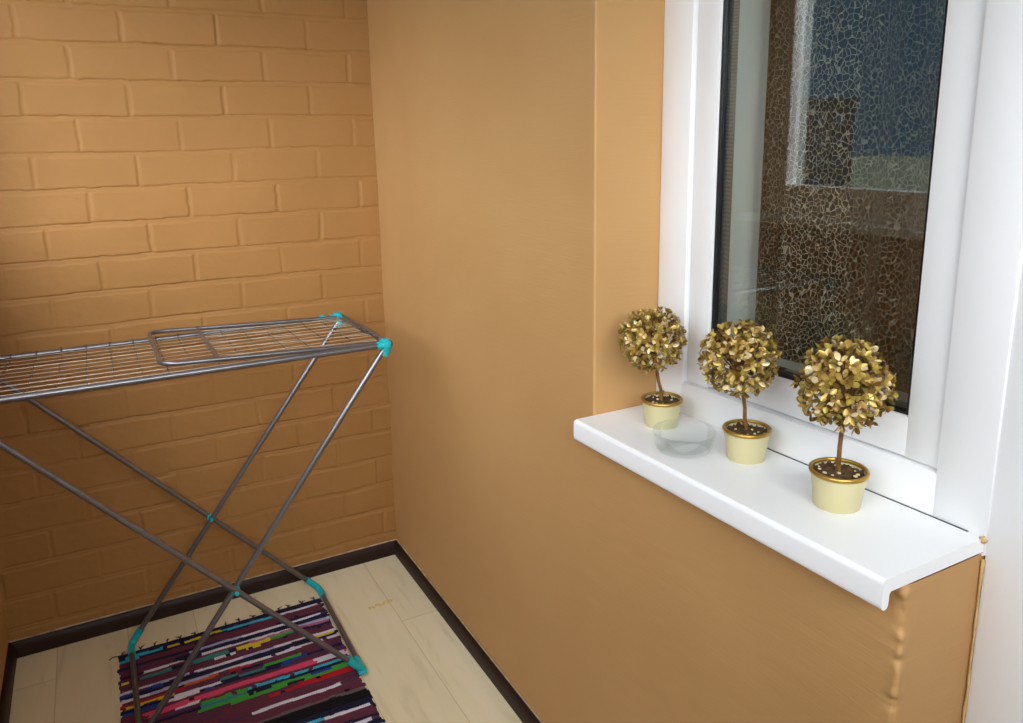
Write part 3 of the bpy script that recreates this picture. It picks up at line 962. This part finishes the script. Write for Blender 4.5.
# crossed legs
ZB = .0205
A_top, A_bot = (-.198, ZTOP - .008), (-.905, ZB)
B_top, B_bot = (-1.158, ZTOP - .022), (-.327, ZB)
yA, yB = (YRr - .012, YRf + .012), (YRr + .005, YRf - .005)
def lerp(a, b_, s): return (a[0] + (b_[0] - a[0]) * s, a[1] + (b_[1] - a[1]) * s)
for (tp_, bt, ys) in ((A_top, A_bot, yA), (B_top, B_bot, yB)):
    for iy, y in enumerate(ys):
        lg = MB()
        end = lerp(tp_, bt, .985)
        lg.tube([(tp_[0], y, tp_[1]), (end[0], y, end[1])], .0078, 12)
        rp(lg, 'leg', M['gun'])
    bb = MB()
    inn = .03
    bb.tube([(bt[0], ys[0] - inn, bt[1]), (bt[0], ys[1] + inn, bt[1])], .0078, 12)
    rp(bb, 'base_bar', M['gun'])
    # turquoise elbow at the wall side, closed foot at the front
    for iy, y in enumerate(ys):
        e = MB()
        sgn_ = -1 if iy == 0 else 1
        up = lerp(tp_, bt, .978 if (iy == 1 and bt is A_bot) else .953)
        path = rounded([(up[0], y, up[1]), (bt[0], y, bt[1]), (bt[0], y + sgn_ * .055, bt[1])], .022, 8, closed=False)
        if iy == 0:
            e.tube(path, .0104, 12)
            e.box(bt[0] - .008, bt[0] + .008, y - .03, y + .004, .0085, .014, .002)
        else:
            e.tube(path, [.0104] * 3 + [.0115] * (len(path) - 5) + [.0108] * 2, 12)
            e.box(bt[0] - .013, bt[0] + .013, y - .012, y + .028, .0085, .022, .004)
        rp(e, 'foot', M['turq'])
# pivots where the legs cross
den = ((A_top[0] - A_bot[0]) * (B_top[1] - B_bot[1]) - (A_top[1] - A_bot[1]) * (B_top[0] - B_bot[0]))
dx, dz = B_bot[0] - A_bot[0], B_bot[1] - A_bot[1]
s_ = (dx * (B_top[1] - B_bot[1]) - dz * (B_top[0] - B_bot[0])) / den
pvx, pvz = A_bot[0] + s_ * (A_top[0] - A_bot[0]), A_bot[1] + s_ * (A_top[1] - A_bot[1])
for y in ((yA[0] + yB[0]) / 2, (yA[1] + yB[1]) / 2):
    pv = MB()
    pv.tube([(pvx, y - .021, pvz), (pvx, y + .021, pvz)], .0052, 12)
    pv.tube([(pvx, y - .004, pvz), (pvx, y + .004, pvz)], .011, 14)
    rp(pv, 'pivot', M['turq'])
# turquoise corner joints at the right end
for y, sg in ((YRr, -1), (YRf, 1)):
    c_ = MB()
    c_.tube([(XR_ - .012, y, ZTOP), (XR_ - .042, y, ZTOP)], .0112, 14)
    c_.tube([(XR_ - .016, y + sg * .004, ZTOP - .012), (XR_ - .016, y + sg * .004, ZTOP + .016)], [.0145, .0125], 16)
    c_.box(XR_ - .028, XR_ - .004, y - .011, y + .011, ZTOP - .010, ZTOP + .011, .004)
    c_.tube([(XR_ - .006, y + sg * .010, ZTOP - .004), (XR_ - .020, y + sg * .012, ZTOP - .032)], [.0125, .0105], 14)
    c_.tube([(XR_ - .016, y + sg * .006, wz_(XR_)), (XR_ - .016, y + sg * .034, wz_(XR_))], .0092, 12)
    rp(c_, 'corner_joint', M['turq'])
    if sg == -1:
        r2 = MB(); r2.tube([(XR_ - .055, y, ZTOP), (XR_ - .078, y, ZTOP)], .0112, 14)
        r2.box(XR_ - .076, XR_ - .057, y - .01, y + .01, ZTOP - .003, ZTOP + .012, .003)
        rp(r2, 'rail_clip', M['turq'])
for y in (YRr, YRf):
    c_ = MB(); c_.tube([(B_top[0] + .004, y, ZTOP - .030), (B_top[0] - .004, y, ZTOP + .004)], .0125, 12)
    rp(c_, 'corner_joint', M['turq'])

# the top leans a little towards the wall
for ch in children(rk):
    for ob in [ch] + children(ch):
        for v in ob.data.vertices:
            if v.co.z > .9: v.co.z -= (v.co.y + .37) * .032

# ------------------------------------------------------------------ outdoors
GZ = -14.0
o = MB().box(-420, -4, -220, 420, GZ - 1, GZ).build('ground', M['ground']); tag(o, kind='structure')
bl = empty('apartment_building', (-94, 84, GZ)); bl.rotation_euler = (0, 0, R(42))
tag(bl, 'far brown apartment block mirrored dark in the window glass', 'building')
b = MB(); b.box(-7, 7, -4, 4, 0, 19.3); b.box(-7.3, 7.3, -4.3, 4.3, 19.3, 20.0)
b.build('wall', M['bwall'], bl)
for fl in range(6):
    for k in range(5):
        wdw = MB(); x = -5.6 + k * 2.6
        wdw.box(x, x + 1.4, -4.12, -3.98, 1.2 + fl * 3, 2.8 + fl * 3)
        wdw.build('window', M['bpane'], bl)
tr = MB()
rnd = random.Random(9)
for i in range(70):
    a = R(60 + i * 1.7 + rnd.uniform(-.6, .6))
    ds = rnd.uniform(95, 125)
    c = Vector((-math.sin(a) * ds, math.cos(a) * ds, 0))
    h_ = rnd.uniform(9.5, 12.3)
    bm = bmesh.new(); bmesh.ops.create_icosphere(bm, subdivisions=3, radius=1)
    rr_ = rnd.uniform(2.6, 4.2)
    for v in bm.verts:
        k = 1 + .35 * noise.noise(v.co * 2.3 + Vector((i, 0, 0))) + .18 * noise.noise(v.co * 6 + Vector((i, 3, 0)))
        v.co = Vector((c.x + v.co.x * rr_ * k, c.y + v.co.y * rr_ * k, GZ + h_ * .56 + v.co.z * h_ * .42 * k))
    tr.bm(bm)
    tr.tube([(c.x, c.y, GZ), (c.x, c.y, GZ + h_ * .4)], .25, 6)
o = tr.build('tree_belt', M['tree'], smooth=80)
tag(o, 'dark belt of trees far beyond the balcony, seen only mirrored in the glass', 'trees', kind='stuff')

# ------------------------------------------------------------------ sky
w = bpy.data.worlds.new('sky'); SC.world = w; w.use_nodes = True
nt = w.node_tree
bg = nt.nodes['Background']
tc = nt.nodes.new('ShaderNodeTexCoord')
dt = nt.nodes.new('ShaderNodeVectorMath'); dt.operation = 'DOT_PRODUCT'
dv = Vector((-.30, -.84, .46)).normalized()
dt.inputs[1].default_value = dv
nt.links.new(tc.outputs['Generated'], dt.inputs[0])
cr = nt.nodes.new('ShaderNodeValToRGB')
el = cr.color_ramp.elements
el[0].position, el[0].color = 0.0, (.016, .030, .044, 1)
el[1].position, el[1].color = 1.0, (.97, 1.0, 1.04, 1)
e = el.new(.32); e.color = (.16, .2, .25, 1)
e = el.new(.65); e.color = (.72, .77, .84, 1)
nt.links.new(dt.outputs['Value'], cr.inputs['Fac'])
nt.links.new(cr.outputs['Color'], bg.inputs['Color'])
bg.inputs['Strength'].default_value = 7.0

# sun spread wide by haze
sl_ = bpy.data.lights.new('hazy_sun', 'SUN')
sl_.energy = 4.2; sl_.angle = R(55); sl_.color = (1.0, 1.0, 1.0)
so_ = bpy.data.objects.new('hazy_sun', sl_); COL.objects.link(so_)
so_.rotation_euler = dv.to_track_quat('Z', 'Y').to_euler()
so_.location = (-4, -6, 6)

# ------------------------------------------------------------------ camera
cam = bpy.data.cameras.new('camera')
co = bpy.data.objects.new('camera', cam); COL.objects.link(co)
yaw, pit, rol = R(28.394), R(12.612), R(-.957)
fwd = Vector((math.sin(yaw) * math.cos(pit), math.cos(yaw) * math.cos(pit), -math.sin(pit)))
rgt = Vector((math.cos(yaw), -math.sin(yaw), 0)); up = rgt.cross(fwd)
r2 = rgt * math.cos(rol) + up * math.sin(rol); u2 = -rgt * math.sin(rol) + up * math.cos(rol)
mm = Matrix(((r2.x, u2.x, -fwd.x, -.8558), (r2.y, u2.y, -fwd.y, -2.5802), (r2.z, u2.z, -fwd.z, 1.512), (0, 0, 0, 1)))
co.matrix_world = mm
cam.sensor_fit = 'HORIZONTAL'; cam.sensor_width = 36
cam.lens = 785.94 / 1023 * 36
cam.shift_x = -8.55 / 1023
cam.shift_y = -50.1 / 1023
cam.clip_start = .02; cam.clip_end = 2000
SC.camera = co

vs = SC.view_settings
vs.view_transform = 'Standard'; vs.look = 'None'; vs.exposure = -0.03; vs.gamma = 1.0; vs.use_curve_mapping = False
SC.display_settings.display_device = 'sRGB'
cy = SC.cycles
cy.use_denoising = True
cy.max_bounces = 10; cy.diffuse_bounces = 6; cy.glossy_bounces = 5; cy.transmission_bounces = 8; cy.transparent_max_bounces = 24
cy.sample_clamp_indirect = 8.0
cy.caustics_reflective = False; cy.caustics_refractive = False
